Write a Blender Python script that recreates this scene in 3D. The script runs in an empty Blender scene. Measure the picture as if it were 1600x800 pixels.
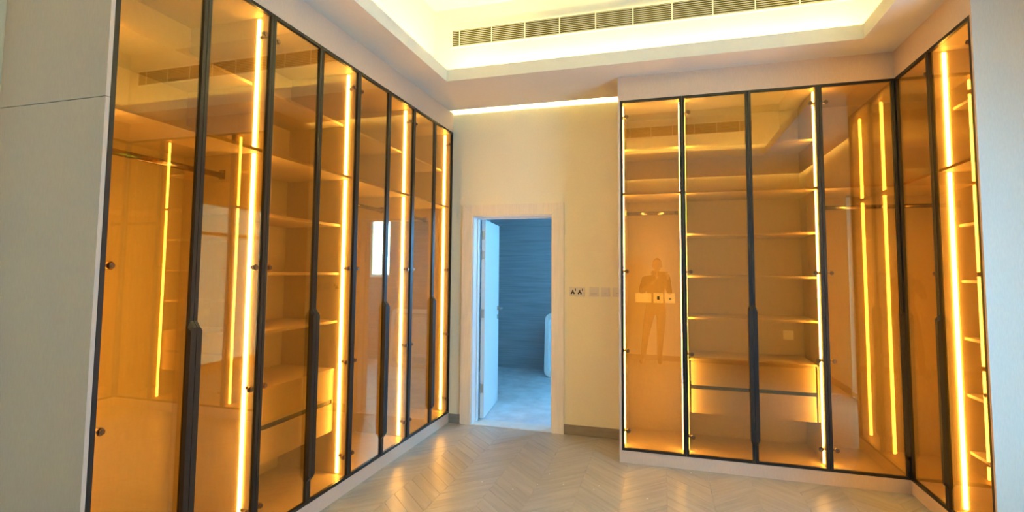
import bpy, bmesh, math, random
from mathutils import Vector, Matrix
random.seed(7)
SC = bpy.context.scene
COL = SC.collection

# ------------------------------------------------------------------ camera
YAW, PITCH, ROLL, FPX, CX, CY = -0.2935, 0.0682, 0.0091, 824.39, 788.93, 367.40
CAM = Vector((0, 0, 1.55))
fw = Vector((math.sin(YAW)*math.cos(PITCH), math.cos(YAW)*math.cos(PITCH), math.sin(PITCH)))
rt = Vector((math.cos(YAW), -math.sin(YAW), 0)); up = rt.cross(fw)
c_, s_ = math.cos(ROLL), math.sin(ROLL)
rt, up = rt*c_ + up*s_, up*c_ - rt*s_
cam_d = bpy.data.cameras.new('camera'); cam = bpy.data.objects.new('camera', cam_d); COL.objects.link(cam)
cam_d.sensor_width = 36; cam_d.lens = FPX/1600*36
cam_d.shift_x = (800-CX)/1600; cam_d.shift_y = (CY-400)/1600
cam_d.clip_start = 0.02
m = Matrix((rt, up, -fw)).transposed().to_4x4(); m.translation = CAM
cam.matrix_world = m
SC.camera = cam

# ------------------------------------------------------------------ world, exposure
SKY = 62.0                      # daylight outside the windows
LED = 30.0                      # wardrobe strips
COVE = 105.0                     # ceiling coves
WARM = (1.0, 0.76, 0.42)
w = bpy.data.worlds.new('world'); SC.world = w; w.use_nodes = True
bg = w.node_tree.nodes['Background']
bg.inputs[0].default_value = (0.19, 0.57, 1.0, 1); bg.inputs[1].default_value = SKY
vs = SC.view_settings
vs.view_transform = 'Standard'; vs.look = 'None'; vs.exposure = 1.05; vs.gamma = 1.0; vs.use_curve_mapping = False
SC.cycles.use_denoising = True
SC.cycles.max_bounces = 12; SC.cycles.diffuse_bounces = 6; SC.cycles.glossy_bounces = 5
SC.cycles.transparent_max_bounces = 24
SC.cycles.sample_clamp_indirect = 8.0
SC.cycles.caustics_reflective = False; SC.cycles.caustics_refractive = False

# ------------------------------------------------------------------ dimensions (metres)
XL, Y0, WL = -2.1316, 1.5345, 0.4487      # left run: front plane, near end, door width
YR, XR0, WB = 4.5193, -0.3493, 0.5016     # run on the far side
XC, WR = 1.657, 0.5085                    # right run
YB = 5.124                                # far wall
ZT, ZB, ZC = 3.0127, 0.098, 3.2176        # door top, plinth top, soffit
D = 0.60
XWL, XWR, YF = -2.76, 2.28, -0.78         # left wall, right wall, wall behind
TL, TR, TB, TF = -1.823, 1.37, 4.21, 1.0  # ceiling opening
ZLIP = 3.322

# ------------------------------------------------------------------ materials
MATS = {}
def nodes(name):
    mt = bpy.data.materials.new(name); mt.use_nodes = True; nt = mt.node_tree
    MATS[name] = mt
    return mt, nt, nt.nodes, nt.links
def pbr(name, col, rough=0.5, metal=0.0, spec=0.5, var=0.0, scale=(20,20,20), bump=0.0, bscale=None, coat=0.0, objrand=0.0, detail=4, lo=None):
    mt, nt, N, L = nodes(name)
    b = N['Principled BSDF']
    b.inputs['Base Color'].default_value = (*col, 1); b.inputs['Roughness'].default_value = rough
    b.inputs['Metallic'].default_value = metal; b.inputs['Specular IOR Level'].default_value = spec
    b.inputs['Coat Weight'].default_value = coat
    tc = N.new('ShaderNodeTexCoord')
    if var > 0 or objrand > 0:
        mp = N.new('ShaderNodeMapping'); mp.inputs['Scale'].default_value = scale
        L.new(tc.outputs['Object'], mp.inputs['Vector'])
        oi = N.new('ShaderNodeObjectInfo')
        if objrand > 0:
            va = N.new('ShaderNodeVectorMath'); va.operation = 'MULTIPLY_ADD'
            L.new(oi.outputs['Random'], va.inputs[0]); va.inputs[1].default_value = (37, 53, 11)
            L.new(tc.outputs['Object'], va.inputs[2]); L.new(va.outputs[0], mp.inputs['Vector'])
        nz = N.new('ShaderNodeTexNoise'); nz.inputs['Scale'].default_value = 1.0; nz.inputs['Detail'].default_value = detail
        L.new(mp.outputs[0], nz.inputs['Vector'])
        rp = N.new('ShaderNodeMapRange'); rp.inputs['From Min'].default_value = 0.3; rp.inputs['From Max'].default_value = 0.7
        rp.inputs['To Min'].default_value = 1-var; rp.inputs['To Max'].default_value = 1+var
        L.new(nz.outputs['Fac'], rp.inputs['Value'])
        fac = rp.outputs[0]
        if objrand > 0:
            r2 = N.new('ShaderNodeMapRange'); r2.inputs['To Min'].default_value = 1-objrand; r2.inputs['To Max'].default_value = 1+objrand
            L.new(oi.outputs['Random'], r2.inputs['Value'])
            mm = N.new('ShaderNodeMath'); mm.operation = 'MULTIPLY'
            L.new(fac, mm.inputs[0]); L.new(r2.outputs[0], mm.inputs[1]); fac = mm.outputs[0]
        mx = N.new('ShaderNodeMix'); mx.data_type = 'RGBA'; mx.blend_type = 'MULTIPLY'; mx.inputs['Factor'].default_value = 1
        mx.inputs[6].default_value = (*col, 1)
        L.new(fac, mx.inputs[7]); L.new(mx.outputs[2], b.inputs['Base Color'])
    if bump > 0:
        mp2 = N.new('ShaderNodeMapping'); mp2.inputs['Scale'].default_value = bscale or scale
        L.new(tc.outputs['Object'], mp2.inputs['Vector'])
        nb = N.new('ShaderNodeTexNoise'); nb.inputs['Scale'].default_value = 1.0; nb.inputs['Detail'].default_value = 3
        L.new(mp2.outputs[0], nb.inputs['Vector'])
        bp = N.new('ShaderNodeBump'); bp.inputs['Strength'].default_value = bump; bp.inputs['Distance'].default_value = 0.002
        L.new(nb.outputs['Fac'], bp.inputs['Height']); L.new(bp.outputs[0], b.inputs['Normal'])
    return mt
def emit(name, col, strength):
    mt, nt, N, L = nodes(name)
    N.remove(N['Principled BSDF'])
    e = N.new('ShaderNodeEmission'); e.inputs[0].default_value = (*col, 1); e.inputs[1].default_value = strength
    L.new(e.outputs[0], N['Material Output'].inputs[0]); return mt
def glass(name, tint, ior=1.52, rough=0.0, wav=0.0, gcol=(1, 1, 1)):
    mt, nt, N, L = nodes(name)
    N.remove(N['Principled BSDF'])
    tr = N.new('ShaderNodeBsdfTransparent'); tr.inputs[0].default_value = (*tint, 1)
    gl = N.new('ShaderNodeBsdfGlossy'); gl.inputs['Roughness'].default_value = rough; gl.inputs['Color'].default_value = (*gcol, 1)
    mx = N.new('ShaderNodeMixShader')
    geo = N.new('ShaderNodeNewGeometry')
    # Schlick from |cos| so that front and back faces agree
    dt = N.new('ShaderNodeVectorMath'); dt.operation = 'DOT_PRODUCT'
    L.new(geo.outputs['Incoming'], dt.inputs[0]); L.new(geo.outputs['Normal'], dt.inputs[1])
    ab = N.new('ShaderNodeMath'); ab.operation = 'ABSOLUTE'; L.new(dt.outputs['Value'], ab.inputs[0])
    om = N.new('ShaderNodeMath'); om.operation = 'SUBTRACT'; om.inputs[0].default_value = 1.0; L.new(ab.outputs[0], om.inputs[1])
    pw = N.new('ShaderNodeMath'); pw.operation = 'POWER'; pw.inputs[1].default_value = 5.0; L.new(om.outputs[0], pw.inputs[0])
    f0 = ((ior-1)/(ior+1))**2
    ma = N.new('ShaderNodeMath'); ma.operation = 'MULTIPLY_ADD'; ma.inputs[1].default_value = 1-f0; ma.inputs[2].default_value = f0
    L.new(pw.outputs[0], ma.inputs[0])
    L.new(ma.outputs[0], mx.inputs[0]); L.new(tr.outputs[0], mx.inputs[1]); L.new(gl.outputs[0], mx.inputs[2])
    L.new(mx.outputs[0], N['Material Output'].inputs[0])
    if wav > 0:
        tc = N.new('ShaderNodeTexCoord'); nb = N.new('ShaderNodeTexNoise'); nb.inputs['Scale'].default_value = 2.2; nb.inputs['Detail'].default_value = 0
        L.new(tc.outputs['Object'], nb.inputs['Vector'])
        bp = N.new('ShaderNodeBump'); bp.inputs['Strength'].default_value = wav; bp.inputs['Distance'].default_value = 0.01
        L.new(nb.outputs['Fac'], bp.inputs['Height']); L.new(bp.outputs[0], gl.inputs['Normal'])
    return mt

M_PANEL = pbr('linen_laminate', (0.605, 0.465, 0.37), 0.55, var=0.05, scale=(260, 260, 34), bump=0.12, bscale=(420, 420, 60))
M_CARC = pbr('carcass_laminate', (0.42, 0.335, 0.245), 0.5, var=0.05, scale=(90, 90, 12), bump=0.05, bscale=(200, 200, 30))
M_WALL = pbr('wall_paint', (0.83, 0.80, 0.63), 0.6, var=0.02, scale=(60, 60, 60), bump=0.08, bscale=(150, 150, 150))
M_CEIL = pbr('ceiling_plaster', (0.70, 0.69, 0.64), 0.7, var=0.015, scale=(30, 30, 30), bump=0.04, bscale=(120, 120, 120))
M_TRIM = pbr('door_trim_wood', (0.80, 0.74, 0.62), 0.45, var=0.05, scale=(70, 70, 5), bump=0.03)
M_WHITE = pbr('white_door_paint', (0.78, 0.79, 0.80), 0.4, var=0.01, scale=(8, 8, 8))
M_BLACK = pbr('black_aluminium', (0.009, 0.008, 0.008), 0.42, metal=0.2, var=0.1, scale=(40, 40, 4))
M_HINGE = pbr('bronze_hinge', (0.16, 0.09, 0.045), 0.35, metal=0.9, var=0.1)
M_RAIL = pbr('dark_chrome_rail', (0.30, 0.26, 0.22), 0.22, metal=1.0, var=0.05)
M_GLASS = glass('amber_glass', (0.92, 0.70, 0.32), 2.0, 0.0, wav=0.010, gcol=(1.0, 0.90, 0.68))
M_CLEAR = glass('window_glass', (0.93, 0.97, 0.97), 1.5)
M_DIMGLASS = glass('dimmed_window_glass', (0.34, 0.325, 0.315), 1.5)  # dark tint added to cut the daylight entering through these panes
M_LED = emit('warm_led', WARM, LED)
M_COVE = emit('cove_led', (1.0, 0.79, 0.25), COVE)
M_SLOT = emit('slot_led', (1.0, 0.77, 0.27), COVE*6.9)
M_PLANK = pbr('plank_tile', (0.41, 0.395, 0.35), 0.33, var=0.13, scale=(2.6, 26, 10), bump=0.006, bscale=(10, 90, 40), objrand=0.04, detail=6)
M_GROUT = pbr('floor_grout', (0.30, 0.275, 0.235), 0.7, var=0.08)
M_BASE = pbr('skirting_tile', (0.25, 0.235, 0.205), 0.45, var=0.15, scale=(6, 6, 30))
M_BTILE = pbr('striated_wall_tile', (0.385, 0.41, 0.46), 0.42, var=0.17, scale=(1.6, 1.6, 38), bump=0.1, bscale=(4, 4, 90), detail=8)
M_BFLOOR = pbr('bathroom_floor_tile', (0.66, 0.69, 0.75), 0.45, var=0.16, scale=(7, 7, 7))
M_MARBLE = pbr('threshold_stone', (0.74, 0.74, 0.72), 0.35, var=0.06, scale=(14, 14, 14))
M_ACRYL = pbr('white_acrylic', (0.80, 0.82, 0.84), 0.25, var=0.01)
M_PLATE = pbr('white_plate', (0.70, 0.68, 0.63), 0.35, var=0.01)
M_DARK = pbr('dark_slot', (0.012, 0.012, 0.012), 0.6, var=0.1)
M_STEEL = pbr('brushed_steel', (0.55, 0.53, 0.50), 0.3, metal=1.0, var=0.05)
M_GRILLE = pbr('vent_enamel', (0.34, 0.32, 0.26), 0.5, var=0.02)
M_GRILLEW = pbr('vent_frame_enamel', (0.80, 0.77, 0.70), 0.5, var=0.02)
M_CABLE = pbr('white_cable', (0.7, 0.7, 0.7), 0.5, var=0.02)
M_CRUMB = pbr('plaster', (0.85, 0.84, 0.8), 0.8, var=0.05)
M_SKIN = pbr('skin', (0.42, 0.25, 0.17), 0.5, var=0.04)
M_SHIRT = pbr('dark_shirt', (0.05, 0.045, 0.045), 0.8, var=0.1)
M_TROU = pbr('dark_trousers', (0.035, 0.04, 0.055), 0.8, var=0.1)
M_HAIR = pbr('black_hair', (0.012, 0.010, 0.009), 0.6, var=0.2, scale=(200, 200, 20))
M_SHOE = pbr('dark_shoe', (0.03, 0.028, 0.028), 0.5, var=0.1)

# ------------------------------------------------------------------ helpers
WPOS = {}                                    # world location of every object made here
def place(o, loc, parent):
    WPOS[o.name] = Vector(loc)
    if parent is not None:
        o.parent = parent; o.location = Vector(loc) - WPOS[parent.name]
    else:
        o.location = Vector(loc)
    return o
def tag(o, label=None, cat=None, group=None, kind=None):
    if label: o['label'] = label
    if cat: o['category'] = cat
    if group: o['group'] = group
    if kind: o['kind'] = kind
    return o
def empty(name, loc):
    o = bpy.data.objects.new(name, None); COL.objects.link(o); o.empty_display_size = 0.1
    return place(o, loc, None)
class MB:
    def __init__(s): s.bm = bmesh.new()
    def box(s, x0, x1, y0, y1, z0, z1, bev=0.0):
        x0, x1 = min(x0, x1), max(x0, x1); y0, y1 = min(y0, y1), max(y0, y1); z0, z1 = min(z0, z1), max(z0, z1)
        v = [s.bm.verts.new(p) for p in ((x0,y0,z0),(x1,y0,z0),(x1,y1,z0),(x0,y1,z0),(x0,y0,z1),(x1,y0,z1),(x1,y1,z1),(x0,y1,z1))]
        fs = [s.bm.faces.new([v[i] for i in f]) for f in ((0,3,2,1),(4,5,6,7),(0,1,5,4),(1,2,6,5),(2,3,7,6),(3,0,4,7))]
        if bev > 0:
            es = list({e for f in fs for e in f.edges})
            bmesh.ops.bevel(s.bm, geom=es, offset=bev, segments=2, affect='EDGES', profile=0.5)
        return s
    def prism(s, pts_a, pts_b):
        a = [s.bm.verts.new(p) for p in pts_a]; b = [s.bm.verts.new(p) for p in pts_b]
        n = len(a); s.bm.faces.new(a); s.bm.faces.new(list(reversed(b)))
        for i in range(n): s.bm.faces.new((a[i], b[i], b[(i+1) % n], a[(i+1) % n]))
        return s
    def cyl(s, p0, p1, r, n=16, r2=None, sx=1.0):
        p0, p1 = Vector(p0), Vector(p1); d = (p1-p0).normalized()
        h = Vector((0,0,1)) if abs(d.z) < 0.9 else Vector((1,0,0))
        u = d.cross(h).normalized(); v = d.cross(u)
        r2 = r if r2 is None else r2
        return s.prism([p0+u*math.cos(2*math.pi*i/n)*r*sx+v*math.sin(2*math.pi*i/n)*r for i in range(n)],
                       [p1+u*math.cos(2*math.pi*i/n)*r2*sx+v*math.sin(2*math.pi*i/n)*r2 for i in range(n)])
    def tube(s, pts, r, n=8):
        pts = [Vector(p) for p in pts]; rings = []
        for i, p in enumerate(pts):
            d = (pts[min(i+1, len(pts)-1)] - pts[max(i-1, 0)]).normalized()
            h = Vector((0,0,1)) if abs(d.z) < 0.9 else Vector((1,0,0))
            u = d.cross(h).normalized(); v = d.cross(u)
            rings.append([s.bm.verts.new(p+u*math.cos(2*math.pi*k/n)*r+v*math.sin(2*math.pi*k/n)*r) for k in range(n)])
        for a, b in zip(rings, rings[1:]):
            for k in range(n): s.bm.faces.new((a[k], b[k], b[(k+1) % n], a[(k+1) % n]))
        s.bm.faces.new(rings[0]); s.bm.faces.new(list(reversed(rings[-1])))
        return s
    def build(s, name, mat, parent=None, smooth=False, mats=None):
        bmesh.ops.recalc_face_normals(s.bm, faces=s.bm.faces)
        xs = [v.co.x for v in s.bm.verts]; ys = [v.co.y for v in s.bm.verts]; zs = [v.co.z for v in s.bm.verts]
        org = Vector(((min(xs)+max(xs))/2, (min(ys)+max(ys))/2, min(zs)))
        bmesh.ops.translate(s.bm, verts=s.bm.verts, vec=-org)
        me = bpy.data.meshes.new(name); s.bm.to_mesh(me); s.bm.free()
        for mm in (mats or [mat]): me.materials.append(mm)
        if smooth: me.polygons.foreach_set('use_smooth', [True]*len(me.polygons))
        o = bpy.data.objects.new(name, me); COL.objects.link(o)
        return place(o, org, parent)
def box(name, x0, x1, y0, y1, z0, z1, mat, parent=None, bev=0.0):
    return MB().box(x0, x1, y0, y1, z0, z1, bev).build(name, mat, parent)
def struct(o, label=None, cat=None):
    o['kind'] = 'structure'
    if label: o['label'] = label
    if cat: o['category'] = cat
    return o

# run frames: a = along the run, d = depth into the cabinet from the door face
def PL(a, d, z): return (XL-d, a, z)
def PB(a, d, z): return (a, YR+d, z)
def PR(a, d, z): return (XC+d, a, z)
def rbox(R, mb, a0, a1, d0, d1, z0, z1, bev=0.0):
    p, q = R(a0, d0, z0), R(a1, d1, z1)
    return mb.box(p[0], q[0], p[1], q[1], z0, z1, bev)
def rb(R, name, a0, a1, d0, d1, z0, z1, mat, parent, bev=0.0):
    return rbox(R, MB(), a0, a1, d0, d1, z0, z1, bev).build(name, mat, parent)

# ------------------------------------------------------------------ floor
floor = struct(box('floor', XWL, XWR, YF, YB, -0.08, -0.009, M_GROUT), 'grey wood-look tile floor laid in a chevron pattern', 'floor')
COLW, PITCH_Y = 0.302, 0.135
def clip(poly, axis, val, keep_less):
    out = []
    for i in range(len(poly)):
        p, q = poly[i], poly[(i+1) % len(poly)]
        pin = (p[axis] <= val) if keep_less else (p[axis] >= val)
        qin = (q[axis] <= val) if keep_less else (q[axis] >= val)
        if pin: out.append(p)
        if pin != qin:
            t = (val-p[axis])/(q[axis]-p[axis]); out.append((p[0]+(q[0]-p[0])*t, p[1]+(q[1]-p[1])*t))
    return out
def plank_mesh(poly, sgn):
    # local frame: plank grain along local x
    g = 0.0006
    cx = sum(p[0] for p in poly)/len(poly); cy = sum(p[1] for p in poly)/len(poly)
    ang = math.pi/4*sgn; ca, sa = math.cos(-ang), math.sin(-ang)
    loc = [((x-cx)*ca-(y-cy)*sa, (x-cx)*sa+(y-cy)*ca) for x, y in poly]
    n = len(loc)
    def shrink(pts, e):
        mx = sum(p[0] for p in pts)/n; my = sum(p[1] for p in pts)/n
        return [(mx+(x-mx)*(1-e/max(0.02, abs(x-mx))) if abs(x-mx) > e*2 else x, my+(y-my)*(1-e/max(0.02, abs(y-my))) if abs(y-my) > e*2 else y) for x, y in pts]
    top = shrink(loc, g*2); mid = shrink(loc, g)
    vs_ = [(x, y, -0.010) for x, y in mid]+[(x, y, -0.0012) for x, y in mid]+[(x, y, 0.0) for x, y in top]
    fs = [list(range(2*n, 3*n))]
    for r in (0, 1):
        for i in range(n): fs.append([r*n+i, r*n+(i+1) % n, (r+1)*n+(i+1) % n, (r+1)*n+i])
    return vs_, fs, (cx, cy), ang
shared = {}
stuff_v, stuff_f = [], []
cols = range(-10, 8)
for ci in cols:
    xa, xb = ci*COLW, (ci+1)*COLW
    if xb < XWL or xa > XWR: continue
    sgn = 1 if (ci % 2 != 0) else -1                      # column [-0.30, 0] rises to the right
    for k in range(-12, 48):
        yb0 = k*PITCH_Y - 0.30 + 0.02
        ya_l, ya_r = (yb0, yb0+COLW) if sgn > 0 else (yb0+COLW, yb0)
        poly = [(xa, ya_l), (xb, ya_r), (xb, ya_r+PITCH_Y), (xa, ya_l+PITCH_Y)]
        full = poly
        for ax, val, le in ((0, XWL, False), (0, XWR, True), (1, YF, False), (1, YB, True)):
            if poly: poly = clip(poly, ax, val, le)
        if len(poly) < 3: continue
        area = abs(sum(poly[i][0]*poly[(i+1) % len(poly)][1]-poly[(i+1) % len(poly)][0]*poly[i][1] for i in range(len(poly))))/2
        if area < 2e-4: continue
        vv, ff, (cx, cy), ang = plank_mesh(poly, sgn)
        whole = all(abs(a[0]-b[0]) < 1e-6 and abs(a[1]-b[1]) < 1e-6 for a, b in zip(poly, full)) and len(poly) == 4
        seen = cy > 2.95 and cx > XL-0.1 and not (cx > XR0+0.05 and cy > YR+0.08) and cx < 1.75
        if seen:
            if whole and sgn in shared: me = shared[sgn]
            else:
                me = bpy.data.meshes.new('plank'); me.from_pydata(vv, [], ff); me.materials.append(M_PLANK); me.update()
                if whole: shared[sgn] = me
            o = bpy.data.objects.new('plank', me); COL.objects.link(o)
            place(o, (cx, cy, 0), floor); o.rotation_euler = (0, 0, ang)
        else:
            base = len(stuff_v); ca, sa = math.cos(ang), math.sin(ang)
            stuff_v += [(cx+x*ca-y*sa, cy+x*sa+y*ca, z) for x, y, z in vv]
            stuff_f += [[base+i for i in f] for f in ff]
me = bpy.data.meshes.new('planks_beyond'); me.from_pydata(stuff_v, [], stuff_f); me.materials.append(M_PLANK)
o = bpy.data.objects.new('planks_beyond', me); COL.objects.link(o); place(o, (0, 0, 0), floor); o['kind'] = 'stuff'

# ------------------------------------------------------------------ walls
ZTOP = 4.0
struct(box('wall_left', XWL-0.15, XWL, YF-0.15, YB, 0, ZTOP, M_WALL), 'plain cream wall behind the long wardrobe row', 'wall')
# right wall with the window opening
WY0, WY1, WZ0, WZ1 = 1.23, 2.95, 0.06, 2.58
mb = MB()
mb.box(XWR, XWR+0.18, YF-0.15, WY0, 0, ZTOP).box(XWR, XWR+0.18, WY1, YB, 0, ZTOP)
mb.box(XWR, XWR+0.18, WY0, WY1, 0, WZ0).box(XWR, XWR+0.18, WY0, WY1, WZ1, ZTOP)
struct(mb.build('wall_right', M_WALL), 'plain wall with a window beside the short wardrobe row', 'wall')
VX0, VX1, VZ0, VZ1 = -2.32, -1.98, 1.30, 2.10
mb = MB()
mb.box(XWL, VX0, YF-0.15, YF, 0, ZTOP).box(VX1, XWR, YF-0.15, YF, 0, ZTOP).box(VX0, VX1, YF-0.15, YF, 0, VZ0).box(VX0, VX1, YF-0.15, YF, VZ1, ZTOP)
struct(mb.build('wall_front', M_WALL), 'plain cream wall behind the camera', 'wall')
DX0, DX1, DZ = -1.905, -1.045, 2.125
mb = MB()
mb.box(XWL-0.15, DX0, YB, YB+0.2, 0, ZTOP).box(DX1, XWR+0.18, YB, YB+0.2, 0, ZTOP).box(DX0, DX1, YB, YB+0.2, DZ, ZTOP)
struct(mb.build('wall_back', M_WALL), 'cream wall with the doorway between the wardrobes', 'wall')

# ceiling: soffit ring, tray recess, slot coves
SLB, SLR, SLF, SLL = YB-0.105, XWR-0.10, YF+0.12, XWL+0.10
soff = MB()
zt = ZC+0.03
soff.box(SLL, TL, SLF, Y0, ZC, zt).box(XWL, TL, Y0, SLB, ZC, zt).box(TR, SLR, SLF, SLB, ZC, zt).box(TL, TR, TB, SLB, ZC, zt).box(TL, TR, SLF, TF, ZC, zt)
soff.box(XR0, XWR, SLB, YB, ZC, zt).box(XWL, XL-0.01, SLB, YB, ZC, zt).box(SLR, XWR, YR-2*WR, SLB, ZC, zt)
struct(soff.build('ceiling', M_CEIL), 'white plaster soffit around the raised ceiling tray', 'ceiling')
RX0, RX1, RY0, RY1 = TL-0.24, TR+0.24, TF-0.24, TB+0.24
rec = MB()
rec.box(RX0-0.05, RX0, RY0-0.05, RY1+0.05, zt, ZTOP).box(RX1, RX1+0.05, RY0-0.05, RY1+0.05, zt, ZTOP)
rec.box(RX0, RX1, RY0-0.05, RY0, zt, ZTOP).box(RX0, RX1, RY1, RY1+0.05, zt, ZTOP)
struct(rec.build('wall_tray', M_CEIL), 'white upright sides of the raised ceiling tray', 'wall')
struct(box('ceiling', XWL-0.15, XWR+0.18, YF-0.15, YB+0.2, ZTOP, ZTOP+0.1, M_CEIL), 'white upper ceiling inside the lit tray', 'ceiling')
lip = MB()
lip.box(TL-0.02, TL, TF-0.02, TB+0.02, zt, ZLIP).box(TR, TR+0.02, TF-0.02, TB+0.02, zt, ZLIP)
lip.box(TL, TR, TF-0.02, TF, zt, ZLIP).box(TL, TR, TB, TB+0.02, zt, ZLIP)
struct(lip.build('trim_1', M_CEIL), 'white upstand lip around the ceiling tray opening', 'trim')
def cove(name, x0, x1, y0, y1, label, z=None, mat=None):
    z = z or zt
    r = empty(name, ((x0+x1)/2, (y0+y1)/2, z))
    tag(r, label, 'light', 'hidden warm cove lights')
    box('channel', x0-0.004, x1+0.004, y0-0.004, y1+0.004, z+0.0005, z+0.008, M_STEEL, r)
    box('diffuser', x0, x1, y0, y1, z+0.008, z+0.014, mat or M_COVE, r)
cove('cove_light', TL-0.13, TL-0.11, TF, TB, 'warm cove strip hidden above the soffit of the long wardrobe row')
cove('cove_light', TR+0.11, TR+0.13, TF, TB, 'warm cove strip hidden above the soffit of the short wardrobe row')
cove('cove_light', TL, TR, TB+0.11, TB+0.13, 'warm cove strip hidden below the long ceiling vent over the doorway side')
cove('cove_light', TL, TR, TF-0.13, TF-0.11, 'warm cove strip hidden on the tray side nearest the camera')
cove('cove_light', XL+0.03, XR0-0.03, SLB-0.05, SLB-0.03, 'warm slot light washing the wall above the doorway', mat=M_SLOT)
cove('cove_light', SLL+0.1, SLR-0.1, SLF+0.03, SLF+0.05, 'warm slot light along the wall behind the camera', mat=M_SLOT)
cove('cove_light', SLL+0.03, SLL+0.05, SLF+0.1, Y0-0.1, 'added warm slot light along the near left wall', mat=M_SLOT)  # unseen strip, added to throw warm light on the left end panel
cove('cove_light', SLR-0.05, SLR-0.03, SLF+0.1, YR-2*WR-0.05, 'warm slot light along the window wall', mat=M_SLOT)

# skirting
def bb(name, x0, x1, y0, y1, label): return struct(box(name, x0, x1, y0, y1, 0, 0.092, M_BASE, bev=0.001), label, 'baseboard')
TX0, TX1, TZ = -2.007, -0.940, 2.229
bb('baseboard_back', TX1, XR0, YB-0.012, YB, 'grey tile skirting below the sockets')
bb('baseboard_back', XL, TX0, YB-0.012, YB, 'short grey tile skirting left of the doorway')
bb('baseboard_left', XWL, XWL+0.012, YF, Y0-0.03, 'grey tile skirting on the near left wall')
bb('baseboard_right', XWR-0.012, XWR, YF, WY0, 'grey tile skirting beside the balcony window')
bb('baseboard_front', XWL+0.012, XWR-0.012, YF, YF+0.012, 'grey tile skirting on the wall behind the camera')

# door casing, lining, leaf
mb = MB()
iw = 0.012                                              # casing sits a little inside the opening
def casing(x0, x1, z1, yo, yi):
    c = MB()
    X0i, X1i, Zi = DX0+0.008, DX1-0.008, DZ-0.008
    c.prism([(x0, yo, 0), (X0i, yo, 0), (X0i, yo, Zi), (x0, yo, z1)], [(x0, yi, 0), (X0i, yi, 0), (X0i, yi, Zi), (x0, yi, z1)])
    c.prism([(X1i, yo, 0), (x1, yo, 0), (x1, yo, z1), (X1i, yo, Zi)], [(X1i, yi, 0), (x1, yi, 0), (x1, yi, z1), (X1i, yi, Zi)])
    c.prism([(x0+.0006, yo, z1), (X0i, yo, Zi+.0006), (X1i, yo, Zi+.0006), (x1-.0006, yo, z1)], [(x0+.0006, yi, z1), (X0i, yi, Zi+.0006), (X1i, yi, Zi+.0006), (x1-.0006, yi, z1)])
    return c
struct(casing(TX0, TX1, TZ, YB-0.018, YB).build('trim_2', M_TRIM), 'pale wooden casing around the bathroom doorway', 'door frame')
lin = MB()
lin.box(DX0, DX0+0.022, YB, YB+0.2, 0, DZ).box(DX1-0.022, DX1, YB, YB+0.2, 0, DZ).box(DX0+0.022, DX1-0.022, YB, YB+0.2, DZ-0.022, DZ)
lin.box(DX0+0.022, DX0+0.034, YB+0.10, YB+0.15, 0, DZ-0.022).box(DX1-0.034, DX1-0.022, YB+0.10, YB+0.15, 0, DZ-0.022).box(DX0+0.034, DX1-0.034, YB+0.10, YB+0.15, DZ-0.034, DZ-0.022)
struct(lin.build('trim_3', M_WHITE), 'white lining with stop bead inside the bathroom doorway', 'door frame')
struct(box('trim_4', DX0+0.022, DX1-0.022, YB-0.005, YB+0.2, -0.009, 0.006, M_MARBLE), 'pale stone threshold in the doorway', 'threshold')

# ------------------------------------------------------------------ bathroom
BX0, BX1, BY0, BY1, BZ = -2.76, 1.70, YB+0.2, 8.30, 2.70
struct(box('floor', BX0, BX1, BY0, BY1, -0.08, 0.0, M_BFLOOR), 'pale grey tiled bathroom floor beyond the doorway', 'floor')
BWX0, BWX1, BWZ0, BWZ1 = 0.33, 0.77, 1.42, 2.47
BVX0, BVX1 = 0.96, 1.62
mb = MB()
mb.box(BX0, BWX0, BY1, BY1+0.2, 0, BZ).box(BVX1, BX1, BY1, BY1+0.2, 0, BZ).box(BWX1, BVX0, BY1, BY1+0.2, BWZ0, BWZ1)
mb.box(BWX0, BVX1, BY1, BY1+0.2, 0, BWZ0).box(BWX0, BVX1, BY1, BY1+0.2, BWZ1, BZ)
struct(mb.build('wall_bathroom_back', M_BTILE), 'dark striated stone tile wall at the far side of the bathroom', 'wall')
struct(box('wall_bathroom_left', BX0-0.15, BX0, BY0, BY1+0.2, 0, BZ, M_BTILE), 'dark striated tile wall behind the open bathroom door', 'wall')
struct(box('wall_bathroom_right', BX1, BX1+0.15, BY0, BY1+0.2, 0, BZ, M_BTILE), 'dark striated tile wall at the right of the bathroom', 'wall')
struct(box('ceiling', BX0-0.15, BX1+0.15, BY0, BY1+0.2, BZ, BZ+0.1, M_CEIL), 'flat white bathroom ceiling', 'ceiling')
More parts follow.
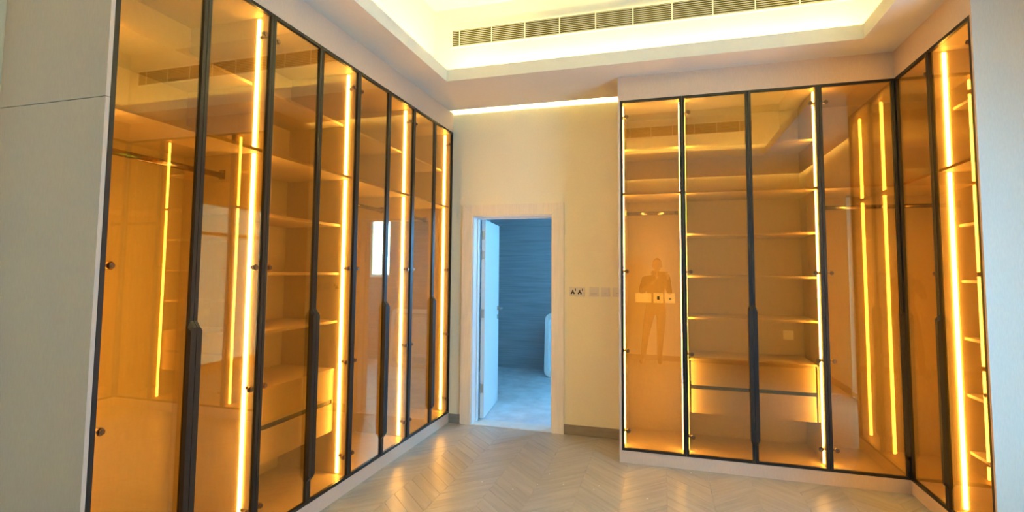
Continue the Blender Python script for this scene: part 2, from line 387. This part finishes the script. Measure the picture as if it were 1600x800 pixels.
def window(name, P, a0, a1, z0, z1, mull, trans, label, gm=None):
    # P(a, d, z): d = 0 on the inner wall face
    def b(mb_, a0_, a1_, d0, d1, z0_, z1_):
        p, q = P(a0_, d0, z0_), P(a1_, d1, z1_); return mb_.box(p[0], q[0], p[1], q[1], z0_, z1_)
    f = 0.055
    fr = MB()
    b(fr, a0, a0+f, .06, .12, z0, z1); b(fr, a1-f, a1, .06, .12, z0, z1); b(fr, a0+f, a1-f, .06, .12, z0, z0+f); b(fr, a0+f, a1-f, .06, .12, z1-f, z1)
    for mu in mull: b(fr, mu-.03, mu+.03, .06, .12, z0+f, z1-f)
    for tr in trans: b(fr, a0+f, a1-f, .065, .115, tr-.025, tr+.025)
    wo = fr.build(name, M_WHITE); struct(wo, label, 'window')
    es = [a0+f]+list(mull)+[a1-f]
    for i in range(len(es)-1):
        pn = MB(); b(pn, es[i]+(0.03 if i else 0), es[i+1]-(0.03 if i < len(es)-2 else 0), .088, .094, z0+f, z1-f); pn.build('pane', gm or M_CLEAR, wo)
    si = MB(); b(si, a0, a1, -.015, .06, z0, z0+.015); si.build('sill', M_MARBLE, wo)
    return wo
window('window_1', lambda a, d, z: (a, BY1+d, z), BWX0, BWX1, BWZ0, BWZ1, [0.50], [], 'small bright white-framed bathroom window')
window('extra_window_3', lambda a, d, z: (a, BY1+d, z), BVX0, BVX1, BWZ0, BWZ1, [1.29], [], 'unseen white-framed bathroom window added further right for daylight')  # unseen window, added to bring more daylight into the bathroom
window('extra_window_4', lambda a, d, z: (a, YF-d, z), VX0, VX1, VZ0, VZ1, [], [], 'unseen white-framed window added behind the camera for daylight', M_DIMGLASS)  # unseen window, added so daylight reaches the left end panel and plinths
window('window_2', lambda a, d, z: (XWR+d, a, z), WY0, WY1, WZ0, WZ1, [2.24], [2.08], 'tall white-framed balcony window with a transom bar on the right wall', M_DIMGLASS)
def portal(name, loc, rot, sx, sy):
    l = bpy.data.lights.new(name, 'AREA'); l.shape = 'RECTANGLE'; l.size = sx; l.size_y = sy; l.cycles.is_portal = True
    p = bpy.data.objects.new(name, l); COL.objects.link(p); p.location = loc; p.rotation_euler = rot
portal('daylight_portal', ((BWX0+BWX1)/2, BY1+0.15, (BWZ0+BWZ1)/2), (math.radians(-90), 0, 0), BWX1-BWX0, BWZ1-BWZ0)
portal('daylight_portal', ((BVX0+BVX1)/2, BY1+0.15, (BWZ0+BWZ1)/2), (math.radians(-90), 0, 0), BVX1-BVX0, BWZ1-BWZ0)
portal('daylight_portal', ((VX0+VX1)/2, YF-0.14, (VZ0+VZ1)/2), (math.radians(90), 0, 0), VX1-VX0, VZ1-VZ0)
portal('daylight_portal', (XWR+0.15, (WY0+WY1)/2, (WZ0+WZ1)/2), (0, math.radians(90), 0), WZ1-WZ0, WY1-WY0)

# open door leaf: hinged at the left jamb, swung into the bathroom
HX, HY, LW, LT = DX0+0.036, YB+0.205, 0.80, 0.042
th = math.radians(97)
dirv = Vector((math.cos(th), math.sin(th), 0)); nrm = Vector((math.sin(th), -math.cos(th), 0))   # nrm: room-side face
def leafbox(mb_, s0, s1, n0, n1, z0, z1):
    P = lambda s, n, z: Vector((HX, HY, 0))+dirv*s+nrm*n+Vector((0, 0, z))
    return mb_.prism([P(s0, n0, z0), P(s1, n0, z0), P(s1, n1, z0), P(s0, n1, z0)], [P(s0, n0, z1), P(s1, n0, z1), P(s1, n1, z1), P(s0, n1, z1)])
leaf = leafbox(MB(), 0, LW, 0, LT, 0.012, DZ-0.028).build('door_1', M_WHITE)
struct(leaf, 'white flush bathroom door standing open', 'door')
for hz in (0.32, 1.10, 1.72, 1.93):
    hb = leafbox(MB(), -0.004, 0.0, 0.006, 0.034, hz-0.045, hz+0.045)
    p = Vector((HX, HY, 0))-dirv*0.006+nrm*0.004
    hb.cyl((p.x, p.y, hz-0.05), (p.x, p.y, hz+0.05), 0.006, 10); hb.build('hinge', M_STEEL, leaf)
hd = MB()
for n0, n1 in ((LT, LT+0.008), (-0.008, 0)):
    leafbox(hd, LW-0.085, LW-0.035, n0, n1, 1.085, 1.135); leafbox(hd, LW-0.085, LW-0.035, n0, n1, 0.985, 1.035)
for sgn in (LT+0.008, -0.008):
    out = 0.045 if sgn > 0 else -0.045
    leafbox(hd, LW-0.069, LW-0.051, min(sgn, sgn+out), max(sgn, sgn+out), 1.101, 1.119)
    leafbox(hd, LW-0.18, LW-0.051, sgn+out-0.008, sgn+out+0.008, 1.101, 1.119)
leafbox(hd, LW, LW+0.002, 0.008, 0.034, 0.95, 1.17)
hd.build('handle', M_STEEL, leaf)

# bathtub tipped up against the far wall, hollow side to the doorway
def rrect(w_, h_, r, n=6):
    pts = []
    for cx, cy, a in ((w_-r, r, -90), (w_-r, h_-r, 0), (r, h_-r, 90), (r, r, 180)):
        for i in range(n+1):
            t = math.radians(a+90*i/n); pts.append((cx+r*math.cos(t), cy+r*math.sin(t)))
    return pts
def tub():
    b = bmesh.new(); W, H = 1.72, 0.93
    tilt = math.radians(9)
    org = Vector((-1.72, 7.72, 0.004))
    # (inset, radius, depth): outer apron back, rim back, rim front, rim inner, basin bottom
    prof = [(0.06, 0.16, 0.42), (0.03, 0.12, 0.05), (0.0, 0.09, 0.045), (0.0, 0.09, 0.008), (0.008, 0.085, 0.0), (0.062, 0.07, 0.0), (0.07, 0.07, 0.008), (0.11, 0.12, 0.34), (0.16, 0.12, 0.38)]
    rings = []
    for ins, r, dp in prof:
        ring = []
        for x, z in rrect(W-2*ins, H-2*ins, r):
            x += ins; z += ins
            y = dp
            ring.append(b.verts.new(org+Vector((x, y*math.cos(tilt)+z*math.sin(tilt)*0.55, max(0, z*math.cos(tilt)-y*math.sin(tilt)*0.0)))))
        rings.append(ring)
    for r0, r1 in zip(rings, rings[1:]):
        n = len(r0)
        for i in range(n): b.faces.new((r0[i], r0[(i+1) % n], r1[(i+1) % n], r1[i]))
    b.faces.new(rings[-1]); b.faces.new(list(reversed(rings[0])))
    q = MB(); q.bm.free(); q.bm = b
    return q.build('bathtub', M_ACRYL, smooth=False)
t = tub(); tag(t, 'white bathtub tipped on its side against the bathroom wall', 'bathtub')

# ------------------------------------------------------------------ wardrobes
T = 0.018
SHELF = {'A': 2.60, 'B': 2.205, 'C': 1.86, 'D': 1.512, 'E': 1.17}
HINGE_Z = (2.875, 1.558, 0.90, 0.25)
def door(R, root, a0, a1, hinge, handle, hn=True):
    g, s, dp = 0.0015, 0.020, 0.022
    f = MB()
    rbox(R, f, a0+g, a0+g+s, 0, dp, ZB, ZT); rbox(R, f, a1-g-s, a1-g, 0, dp, ZB, ZT)
    rbox(R, f, a0+g+s, a1-g-s, 0, dp, ZB, ZB+s); rbox(R, f, a0+g+s, a1-g-s, 0, dp, ZT-s, ZT)
    fo = f.build('door', M_BLACK, root); fo['label'] = 'black framed amber glass door'
    rb(R, 'glass_pane', a0+g+s-.004, a1-g-s+.004, 0.008, 0.013, ZB+s-.004, ZT-s+.004, M_GLASS, fo)
    hs = 1 if hinge == 'hi' else -1
    edge = a1 if hs > 0 else a0
    for z in HINGE_Z:
        h = MB()
        c = edge-hs*0.052
        h.cyl(R(c, 0.0135, z), R(c, 0.024, z), 0.017, 14)
        h.cyl(R(c, 0.024, z), R(c, 0.030, z), 0.010, 10)
        rbox(R, h, c-0.0065, c+0.0065, 0.020, 0.034, z-0.0065, z+0.0065)
        rbox(R, h, min(c, edge-hs*0.0195), max(c, edge-hs*0.0195), 0.024, 0.034, z-0.0055, z+0.0055)
        rbox(R, h, min(edge-hs*0.026, edge-hs*0.0185), max(edge-hs*0.026, edge-hs*0.0185), 0.026, 0.075, z-0.008, z+0.008)
        h.cyl(R(c, 0.004, z), R(c, 0.0078, z), 0.012, 12)
        h.build('hinge', M_HINGE, fo)
    if handle:
        hs2 = 1 if handle == 'hi' else -1
        e = (a1-g) if hs2 > 0 else (a0+g)
        i = e-hs2*0.030
        z0, z1, ch = 0.235, 1.302, 0.03
        hd = MB()
        hd.prism([R(e, 0.0, z0), R(i+hs2*.012, 0.0, z0), R(i, 0.0, z0+ch), R(i, 0.0, z1-ch), R(i+hs2*.012, 0.0, z1), R(e, 0.0, z1)],
                 [R(e, -0.022, z0+ch), R(i+hs2*.012, -0.022, z0+ch), R(i, -0.022, z0+ch*1.5), R(i, -0.022, z1-ch*1.5), R(i+hs2*.012, -0.022, z1-ch), R(e, -0.022, z1-ch)])
        hd.build('handle', M_BLACK, fo)
    return fo
def strip(R, root, a, sgn, d=0.085):
    # on the face at a, looking towards sgn
    for z0, z1 in ((ZB+T+.012, SHELF['B']-.004), (SHELF['B']+T+.004, ZT-T-.012)):
        s = rb(R, 'led_strip', a, a+sgn*0.007, d-0.010, d+0.010, z0, z1, M_LED, root)
def shelf(R, root, a0, a1, z, front=0.12, back=D-0.012):
    return rb(R, 'shelf', a0, a1, front, back, z, z+T, M_CARC, root, 0.001)
def rail(R, root, a0, a1, z=2.085, d=0.30):
    r = MB()
    p, q = R(a0+.003, d, z), R(a1-.003, d, z)
    r.cyl(p, q, 0.016, 16, sx=0.55); r.build('clothes_rail', M_RAIL, root, True)
    for a, s in ((a0, 1), (a1, -1)):
        b = MB(); rbox(R, b, a, a+s*.012, d-.016, d+.016, z-.022, z+.03); b.build('rail_bracket', M_RAIL, root)
def drawers(R, root, a0, a1):
    a0 += .03; a1 -= .03
    for z0, z1, hz in ((0.637, 0.834, 0.6225), (0.415, 0.607, None)):
        b = MB(); rbox(R, b, a0, a1, 0.125, 0.143, z0, z1, 0.001); rbox(R, b, a0+.012, a1-.012, 0.1435, D-.06, z0+.02, z1-.02)
        dr = b.build('drawer', M_CARC, root)
        if hz:
            g = MB(); rbox(R, g, a0+.012, a1-.012, 0.129, 0.15, 0.6085, 0.6355); gg = g.build('drawer_pull', M_BLACK, dr); gg['label'] = 'black recessed finger pull'
    for aa in (a0-.0305, a1+.0125):
        rb(R, 'drawer_filler', aa+.0005, aa+.0175, 0.135, D-.05, 0.415, 0.834, M_CARC, root)
    rb(R, 'shelf', a0-.012, a1+.012, 0.12, D-.012, 0.836, 0.852, M_CARC, root, 0.001)
def carcass(R, root, a0, a1, lo=True, hi=True):
    d0 = 0.026
    rb(R, 'side_panel', a0+.0005, a0+T, d0, D-.001, ZB, ZT, M_CARC, root)
    rb(R, 'side_panel', a1-T, a1-.0005, d0, D-.001, ZB, ZT, M_CARC, root)
    rb(R, 'top_panel', a0+T, a1-T, d0, D-.001, ZT-T, ZT, M_CARC, root)
    rb(R, 'bottom_panel', a0+T, a1-T, d0, D-.001, ZB, ZB+T, M_CARC, root)
    rb(R, 'back_panel', a0+T, a1-T, D-.011, D-.001, ZB+T, ZT-T, M_CARC, root)
    shelf(R, root, a0+T, a1-T, SHELF['B'], front=0.03)
    shelf(R, root, a0+T, a1-T, SHELF['A'])
    strip(R, root, a0+T, 1); strip(R, root, a1-T, -1)
def unit(R, name, a0, a1, label, group=None):
    c = R((a0+a1)/2, D/2, ZB); r = empty(name, c); tag(r, label, 'wardrobe', group); return r

GL = 'glass wardrobes of the long row'
LBL = ['hanging wardrobe with a rail nearest the camera in the long glazed row',
       'shelved wardrobe with two drawers, second unit of the long row',
       'third wardrobe unit of the long row, open below its high shelf',
       'farthest wardrobe unit of the long row, next to the doorway']
for i in range(4):
    a0, a1 = Y0+2*i*WL, Y0+2*(i+1)*WL
    if i == 3: a1 = min(a1, YB-.002)
    u = unit(PL, 'glass_wardrobe', a0, a1, LBL[i], GL)
    carcass(PL, u, a0, a1)
    am = Y0+(2*i+1)*WL
    door(PL, u, a0, am, 'lo', 'hi'); door(PL, u, am, a1, 'hi', 'lo')
    if i == 1:
        for k in 'CDE': shelf(PL, u, a0+T, a1-T, SHELF[k])
        drawers(PL, u, a0+T, a1-T)
    else:
        rail(PL, u, a0+T, a1-T)
    if i == 0:
        # end panel in two heights with a fine joint
        for z0, z1 in ((0, 2.234), (2.237, ZC)):
            e = box('end_panel', XWL+.001, XL, a0-.018, a0-.0005, z0, z1, M_PANEL, u); e['label'] = 'beige linen end panel'

GB = 'glass wardrobes facing the camera'
k1, k3 = XR0+WB, XR0+3*WB
u = unit(PB, 'glass_wardrobe', XR0, k1, 'narrow single-door hanging wardrobe beside the wall sockets', GB)
carcass(PB, u, XR0, k1); door(PB, u, XR0, k1, 'lo', None); rail(PB, u, XR0+T, k1-T, z=2.07, d=0.28)
e = box('end_panel', XR0-.018, XR0, YR, YB-.001, 0, ZC, M_PANEL, u)
u2 = unit(PB, 'glass_wardrobe', k1, k3, 'two-door shelved wardrobe with drawers facing the camera', GB)
carcass(PB, u2, k1, k3)
door(PB, u2, k1, XR0+2*WB, 'lo', 'hi'); door(PB, u2, XR0+2*WB, k3, 'hi', 'lo')
for k in 'CDE': shelf(PB, u2, k1+T, k3-T, SHELF[k])
drawers(PB, u2, k1+T, k3-T)

# corner unit: L-shaped
yk1 = YR-WR; yk2 = YR-2*WR
XE, YE = XC+D, YB-.001
cu = empty('corner_wardrobe', (1.75, 4.7, ZB)); tag(cu, 'L-shaped corner wardrobe with a hanging rail where the two rows meet', 'wardrobe')
box('side_panel', k3+.0005, k3+T, YR+.026, YE, ZB, ZT, M_CARC, cu)
box('side_panel', XC+.026, XE, yk1+.0005, yk1+T, ZB, ZT, M_CARC, cu)
box('back_panel', k3+T, XE, YE-.01, YE, ZB, ZT, M_CARC, cu)
box('back_panel', XE-.01, XE, yk1+T, YE-.01, ZB, ZT, M_CARC, cu)
def lpanel(name, z0, z1, fr=.026):
    MB().box(k3+T, XE-.01, YR+fr, YE-.01, z0, z1).box(XC+fr, XE-.01, yk1+T, YR+fr, z0, z1).build(name, M_CARC, cu)
lpanel('top_panel', ZT-T, ZT); lpanel('bottom_panel', ZB, ZB+T); lpanel('shelf', SHELF['B'], SHELF['B']+T, .03)
box('corner_post', XC+.0005, XC+.022, YR+.0005, YR+.022, ZB, ZT, M_BLACK, cu)
strip(PB, cu, k3+T, 1); strip(PR, cu, yk1+T, 1)
rail(PB, cu, k3+T, XE-.012, d=0.30)
door(PB, cu, k3, XC, 'lo', 'hi'); door(PR, cu, yk1, YR, 'lo', None)

ru = unit(PR, 'glass_wardrobe', yk2, yk1, 'narrow single-door shelved wardrobe at the right edge, beside its grey end panel')
carcass(PR, ru, yk2, yk1); door(PR, ru, yk2, yk1, 'lo', 'hi')
for z in (1.86, 1.512, 1.16, 0.815, 0.47): shelf(PR, ru, yk2+T, yk1-T, z-.009)
box('end_panel', XC, XWR-.001, yk2-.018, yk2-.0005, 0, ZC, M_PANEL, ru)

# plinths and fascias
tr = 5
def trim(R, a0, a1, z0, z1, d0, d1, label):
    global tr
    struct(rb(R, 'trim_%d' % tr, a0, a1, d0, d1, z0, z1, M_PANEL, None), label, 'trim'); tr += 1
trim(PL, Y0, YB-.013, 0, ZB-.001, .004, .022, 'pale plinth under the long wardrobe row')
trim(PB, XR0, XC+.022, 0, ZB-.001, .004, .022, 'pale plinth under the wardrobes facing the camera')
trim(PR, yk2, YR+.003, 0, ZB-.001, .004, .022, 'pale plinth under the short wardrobe row')
trim(PL, Y0, YB-.001, ZT+.001, ZC, .0, .018, 'beige fascia above the long wardrobe row')
trim(PB, XR0, XC+.018, ZT+.001, ZC, .0, .018, 'beige fascia above the wardrobes facing the camera')
trim(PR, yk2, YR-.001, ZT+.001, ZC, .0, .018, 'beige fascia above the short wardrobe row')

# ------------------------------------------------------------------ ceiling vents
def vent(y, face, x0, x1, z0, z1, label):
    r = empty('air_vent', ((x0+x1)/2, y, z0)); tag(r, label, 'air vent', 'long ceiling vents')
    f = face
    box('backing', x0, x1, y+f*.0005, y+f*.003, z0, z1, M_DARK, r)
    fr = MB(); b = .012
    fr.box(x0-b, x1+b, y+f*.0005, y+f*.014, z0-b, z0).box(x0-b, x1+b, y+f*.0005, y+f*.014, z1, z1+b)
    fr.box(x0-b, x0, y+f*.0005, y+f*.014, z0, z1).box(x1, x1+b, y+f*.0005, y+f*.014, z0, z1)
    fr.build('frame', M_GRILLEW, r)
    n = 9
    for i in range(n):
        zc = z0+(i+.5)*(z1-z0)/n
        s = MB(); h = .0034
        pts = [(y+f*.003, zc-h+.002), (y+f*.011, zc-h-.002), (y+f*.011, zc+h-.002), (y+f*.003, zc+h+.002)]
        s.prism([(x0, a, b_) for a, b_ in pts], [(x1, a, b_) for a, b_ in pts]); s.build('slat', M_GRILLE, r)
    x = x0+.07
    while x < x1-.02:
        box('divider', x-.004, x+.004, y+f*.0115, y+f*.014, z0, z1, M_GRILLEW, r); x += .314
vent(RY1, -1, -1.87, 1.46, 3.63, 3.785, 'long slatted air vent high in the ceiling tray above the doorway')
vent(RY0, 1, -1.50, 1.25, 3.63, 3.785, 'long slatted air vent seen reflected in the wardrobe glass')

# ------------------------------------------------------------------ sockets and switches
def plate(name, y, xa, xb, z0, z1, label, cat, kind, group):
    r = empty(name, ((xa+xb)/2, y, z0)); tag(r, label, cat, group)
    box('face_plate', xa, xb, y-.009, y-.0003, z0, z1, M_PLATE, r, 0.0015)
    cx, cz = (xa+xb)/2, (z0+z1)/2
    if kind == 'socket':
        for s in (-1, 1):
            c = cx+s*.034-.008
            h = MB()
            h.box(c-.006, c+.006, y-.0096, y-.0085, cz-.002, cz+.018)
            h.box(c-.019, c-.004, y-.0096, y-.0085, cz-.022, cz-.006).box(c+.004, c+.019, y-.0096, y-.0085, cz-.022, cz-.006)
            h.box(c-.012, c+.012, y-.0096, y-.0085, cz-.010, cz+.001)
            h.build('pin_holes', M_DARK, r)
            k = MB().box(c+.022, c+.030, y-.0125, y-.0085, cz+.006, cz+.034, .001); k.build('rocker', M_DARK, r)
    elif kind == 'wide':
        box('rocker', cx-.032, cx+.032, y-.0125, y-.0085, cz-.012, cz+.022, M_PLATE, r, .001)
        box('indicator', cx-.030, cx+.030, y-.0118, y-.0085, cz-.020, cz-.0145, M_STEEL, r)
    elif kind == 'rocker':
        k = box('rocker', cx-.011, cx+.011, y-.0125, y-.0085, cz-.006, cz+.016, M_PLATE, r, .001)
        box('indicator', cx-.010, cx+.010, y-.0118, y-.0085, cz-.013, cz-.008, M_STEEL, r)
    elif kind == 'dark':
        box('rocker', cx-.011, cx+.011, y-.0125, y-.0085, cz-.016, cz+.016, M_DARK, r, .001)
    elif kind == 'half':
        box('rocker', cx-.011, cx+.011, y-.0125, y-.0085, cz+.002, cz+.016, M_PLATE, r, .001)
        box('indicator', cx-.011, cx+.011, y-.0115, y-.0085, cz-.016, cz+.0015, M_DARK, r)
G1 = 'switch plates on the cream wall'
plate('double_socket', YB, -0.885, -0.738, 1.313, 1.401, 'white double wall socket with black pin holes', 'socket', 'socket', G1)
plate('light_switch', YB, -0.693, -0.603, 1.315, 1.403, 'white wide-rocker switch next to the double socket', 'switch', 'wide', G1)
plate('light_switch', YB, -0.583, -0.497, 1.315, 1.404, 'white small-rocker switch between its two neighbours', 'switch', 'rocker', G1)
plate('light_switch', YB, -0.472, -0.385, 1.315, 1.405, 'white switch half hidden behind the wardrobe edge', 'switch', 'rocker', G1)
G2 = 'plates inside the single-door wardrobe'
YP = YR+D-.011
plate('blank_plate', YP, -0.262, -0.118, 1.272, 1.358, 'wide blank plate inside the single-door wardrobe', 'plate', 'blank', G2)
plate('light_switch', YP, -0.100, -0.013, 1.270, 1.360, 'switch with a dark rocker inside the single-door wardrobe', 'switch', 'dark', G2)
plate('light_switch', YP, 0.004, 0.092, 1.270, 1.362, 'switch with a half-dark rocker, rightmost inside the single-door wardrobe', 'switch', 'half', G2)
plate('blank_plate', YP, 0.975, 1.057, 0.985, 1.062, 'small blank plate on the back of the shelved wardrobe above the drawers', 'plate', 'blank', None)

# ------------------------------------------------------------------ small things on the floor
for i, (x, y) in enumerate([(-1.30, 3.78), (-1.05, 3.72), (-0.97, 4.18), (-0.86, 4.08), (-0.90, 3.86), (-0.72, 3.92), (-0.50, 3.90), (-0.47, 3.98), (0.18, 4.45), (-0.13, 3.86)]):
    b = bmesh.new(); bmesh.ops.create_icosphere(b, subdivisions=1, radius=0.006)
    for v in b.verts: v.co *= random.uniform(.6, 1.3); v.co.z = v.co.z*.6+.004; v.co.x += x; v.co.y += y
    zmin = min(v.co.z for v in b.verts)
    for v in b.verts: v.co.z -= zmin
    q = MB(); q.bm.free(); q.bm = b
    tag(q.build('plaster_crumb', M_CRUMB), 'tiny white plaster crumb on the chevron floor', 'crumb', 'plaster crumbs on the floor')
pts = []
for i in range(60):
    t_ = i/59
    pts.append((2.00+0.10*math.sin(t_*11)+0.10*t_, 0.75+0.70*t_+0.06*math.cos(t_*13), 0.006+0.05*max(0, math.sin(t_*9))*t_*0))
tag(MB().tube(pts, 0.0055, 6).build('cable', M_CABLE, None, True), 'thin white cable lying loose on the floor, seen reflected in the corner glass', 'cable')

# ------------------------------------------------------------------ the person with the phone, seen in the glass
def skin_mesh(verts, edges, root, sub=2):
    me_ = bpy.data.meshes.new('sk'); me_.from_pydata([v[:3] for v in verts], edges, [])
    ob = bpy.data.objects.new('sk', me_); COL.objects.link(ob)
    sk = ob.modifiers.new('s', 'SKIN'); sk.use_smooth_shade = True
    for i, v in enumerate(verts):
        r = v[3]; me_.skin_vertices[0].data[i].radius = r if isinstance(r, tuple) else (r, r)
    me_.skin_vertices[0].data[root].use_root = True
    ss = ob.modifiers.new('b', 'SUBSURF'); ss.levels = sub; ss.render_levels = sub
    dg = bpy.context.evaluated_depsgraph_get(); dg.update()
    ev = ob.evaluated_get(dg); out = bpy.data.meshes.new_from_object(ev)
    bpy.data.objects.remove(ob); return out
PX, PY = -0.15, -0.44
ph_r = Vector((math.cos(YAW), -math.sin(YAW), 0)); ph_f = Vector((math.sin(YAW), math.cos(YAW), 0))
PHC = CAM - ph_f*0.035 - ph_r*0.055 + Vector((0, 0, -0.022))          # phone centre, lens near its upper right corner
def ph(a, b, c): return PHC + ph_r*a + ph_f*b + Vector((0, 0, c))
body_v = [(PX, PY, 0.98, (.155, .115)), (PX, PY-.005, 1.12, (.145, .105)), (PX, PY-.01, 1.28, (.165, .115)), (PX, PY-.01, 1.42, (.15, .095)), (PX+.01, PY, 1.505, .062), (PX+.02, PY+.015, 1.585, .062),
  (PX-.095, PY, 0.90, .098), (PX-.165, PY+.02, 0.50, .066), (PX-.215, PY-.02, 0.11, .044), (PX-.245, PY+.13, 0.045, (.042, .035)),
  (PX+.095, PY, 0.90, .098), (PX+.075, PY+.035, 0.50, .066), (PX+.055, PY-.02, 0.11, .044), (PX+.065, PY+.13, 0.045, (.042, .035))]
body_e = [(0,1),(1,2),(2,3),(3,4),(4,5),(0,6),(6,7),(7,8),(8,9),(0,10),(10,11),(11,12),(12,13)]
for sgn in (-1, 1):
    w_ = ph(sgn*0.092, -0.055, -0.045); pm = ph(sgn*0.090, -0.028, -0.005)
    k = len(body_v)
    body_v += [(PX+sgn*.185, PY-.005, 1.425, .068), (PX+sgn*.235, PY+.10, 1.20, .048), (w_.x, w_.y, w_.z, .029), (pm.x, pm.y, pm.z, (.030, .018))]
    body_e += [(3,k),(k,k+1),(k+1,k+2),(k+2,k+3)]
parts_m = [skin_mesh(body_v, body_e, 0)]
for sgn in (-1, 1):
    for i, (zz, ln) in enumerate(((.030, .95), (.012, 1.05), (-.006, 1.0), (-.024, .82))):
        f0 = ph(sgn*.088, -.026, zz*.8); f1 = ph(sgn*.094, -.004, zz); f2 = ph(sgn*.086, .013, zz); f3 = ph(sgn*(.086-.026*ln), .014, zz*.95)
        parts_m.append(skin_mesh([(*f0, .0095), (*f1, .009), (*f2, .0082), (*f3, .0072)], [(0,1),(1,2),(2,3)], 0, 1))
    t0 = ph(sgn*.085, -.030, -.022); t1 = ph(sgn*.068, -.026, -.020); t2 = ph(sgn*.048, -.016, -.006)
    parts_m.append(skin_mesh([(*t0, .0115), (*t1, .010), (*t2, .0085)], [(0,1),(1,2)], 0, 1))
bm = bmesh.new()
for m_ in parts_m: bm.from_mesh(m_)
# head: shaped egg with jaw, brow, nose, ears
HC = Vector((PX+.03, PY+.035, 1.672))
hd_ = bmesh.new(); bmesh.ops.create_uvsphere(hd_, u_segments=28, v_segments=20, radius=1.0)
for v in hd_.verts:
    x, y, z = v.co; jaw = 1.0 - 0.30*max(0, -z)**1.5
    nx, ny, nz = x*.075*jaw, y*.094*(1-.12*max(0, -z)), z*.118
    if y > .55 and abs(x) < .3:
        ny += .022*max(0, 1-abs(x)/.22)*max(0, 1-abs(z+.18)/.30)          # nose
        ny -= .006*max(0, 1-abs(z-.10)/.12)                                # eye line
        ny += .005*max(0, 1-abs(z+.52)/.10)                                # lips
    if y > .3 and z < -.6: ny += .010
    v.co = HC+Vector((nx, ny, nz))
for sgn in (-1, 1):
    er = bmesh.ops.create_uvsphere(hd_, u_segments=10, v_segments=8, radius=1.0)['verts']
    for v in er: v.co = HC+Vector((sgn*(.074+v.co.x*.010), -.005+v.co.y*.018, -.008+v.co.z*.032))
tmp = bpy.data.meshes.new('hd'); hd_.to_mesh(tmp); hd_.free(); bm.from_mesh(tmp)
def region(c):
    if c.z > 1.50 and abs(c.x-HC.x) < .10 and c.y < PY+.17: return 0
    if (c-PHC).length < .135: return 0
    if c.z > 0.93: return 1
    return 2 if c.z > 0.085 else 3
for f in bm.faces: f.material_index = region(f.calc_center_median()); f.smooth = True
zmin = min(v.co.z for v in bm.verts)
for v in bm.verts:
    if v.co.z < .2: v.co.z += (.2-v.co.z)/.2*(-zmin)*1.0 if zmin < 0 else -(.2-v.co.z)/(.2-zmin)*zmin
me_ = bpy.data.meshes.new('person')
org = Vector((PX, PY, 0)); bmesh.ops.translate(bm, verts=bm.verts, vec=-org); bm.to_mesh(me_); bm.free()
for mm in (M_SKIN, M_SHIRT, M_TROU, M_SHOE): me_.materials.append(mm)
person = bpy.data.objects.new('person', me_); COL.objects.link(person); place(person, org, None)
tag(person, 'person in dark clothes holding up a phone, reflected in the single wardrobe door', 'person')
hb = bmesh.new(); bmesh.ops.create_uvsphere(hb, u_segments=24, v_segments=16, radius=1.0)
for v in hb.verts:
    x, y, z = v.co; v.co = HC+Vector((x*.080, y*.099-.006, z*.122+.006))
bmesh.ops.delete(hb, geom=[v for v in hb.verts if (v.co.z-HC.z) < .045+(v.co.y-HC.y)*.55 and v.co.y > HC.y-.06 or v.co.z < HC.z-.05], context='VERTS')
q = MB(); q.bm.free(); q.bm = hb; q.build('hair', M_HAIR, person, True)
eb = bmesh.new()
for sgn in (-1, 1):
    er = bmesh.ops.create_uvsphere(eb, u_segments=8, v_segments=6, radius=.011)['verts']
    for v in er: v.co += HC+Vector((sgn*.031, .076, .010))
q = MB(); q.bm.free(); q.bm = eb; q.build('eyes', M_DARK, person, True)
pb = MB()
pb.prism([ph(-.080, -.004, -.037), ph(.080, -.004, -.037), ph(.080, -.004, .037), ph(-.080, -.004, .037)], [ph(-.080, .004, -.037), ph(.080, .004, -.037), ph(.080, .004, .037), ph(-.080, .004, .037)])
phone = pb.build('phone', M_BLACK); tag(phone, 'black phone held up in both hands by the reflected person', 'phone')
lb = MB(); a_ = ph(.055, .0042, .020); b_ = ph(.055, .0065, .020); lb.cyl(a_, b_, .010, 16); lb.build('camera_lens', M_DARK, phone)
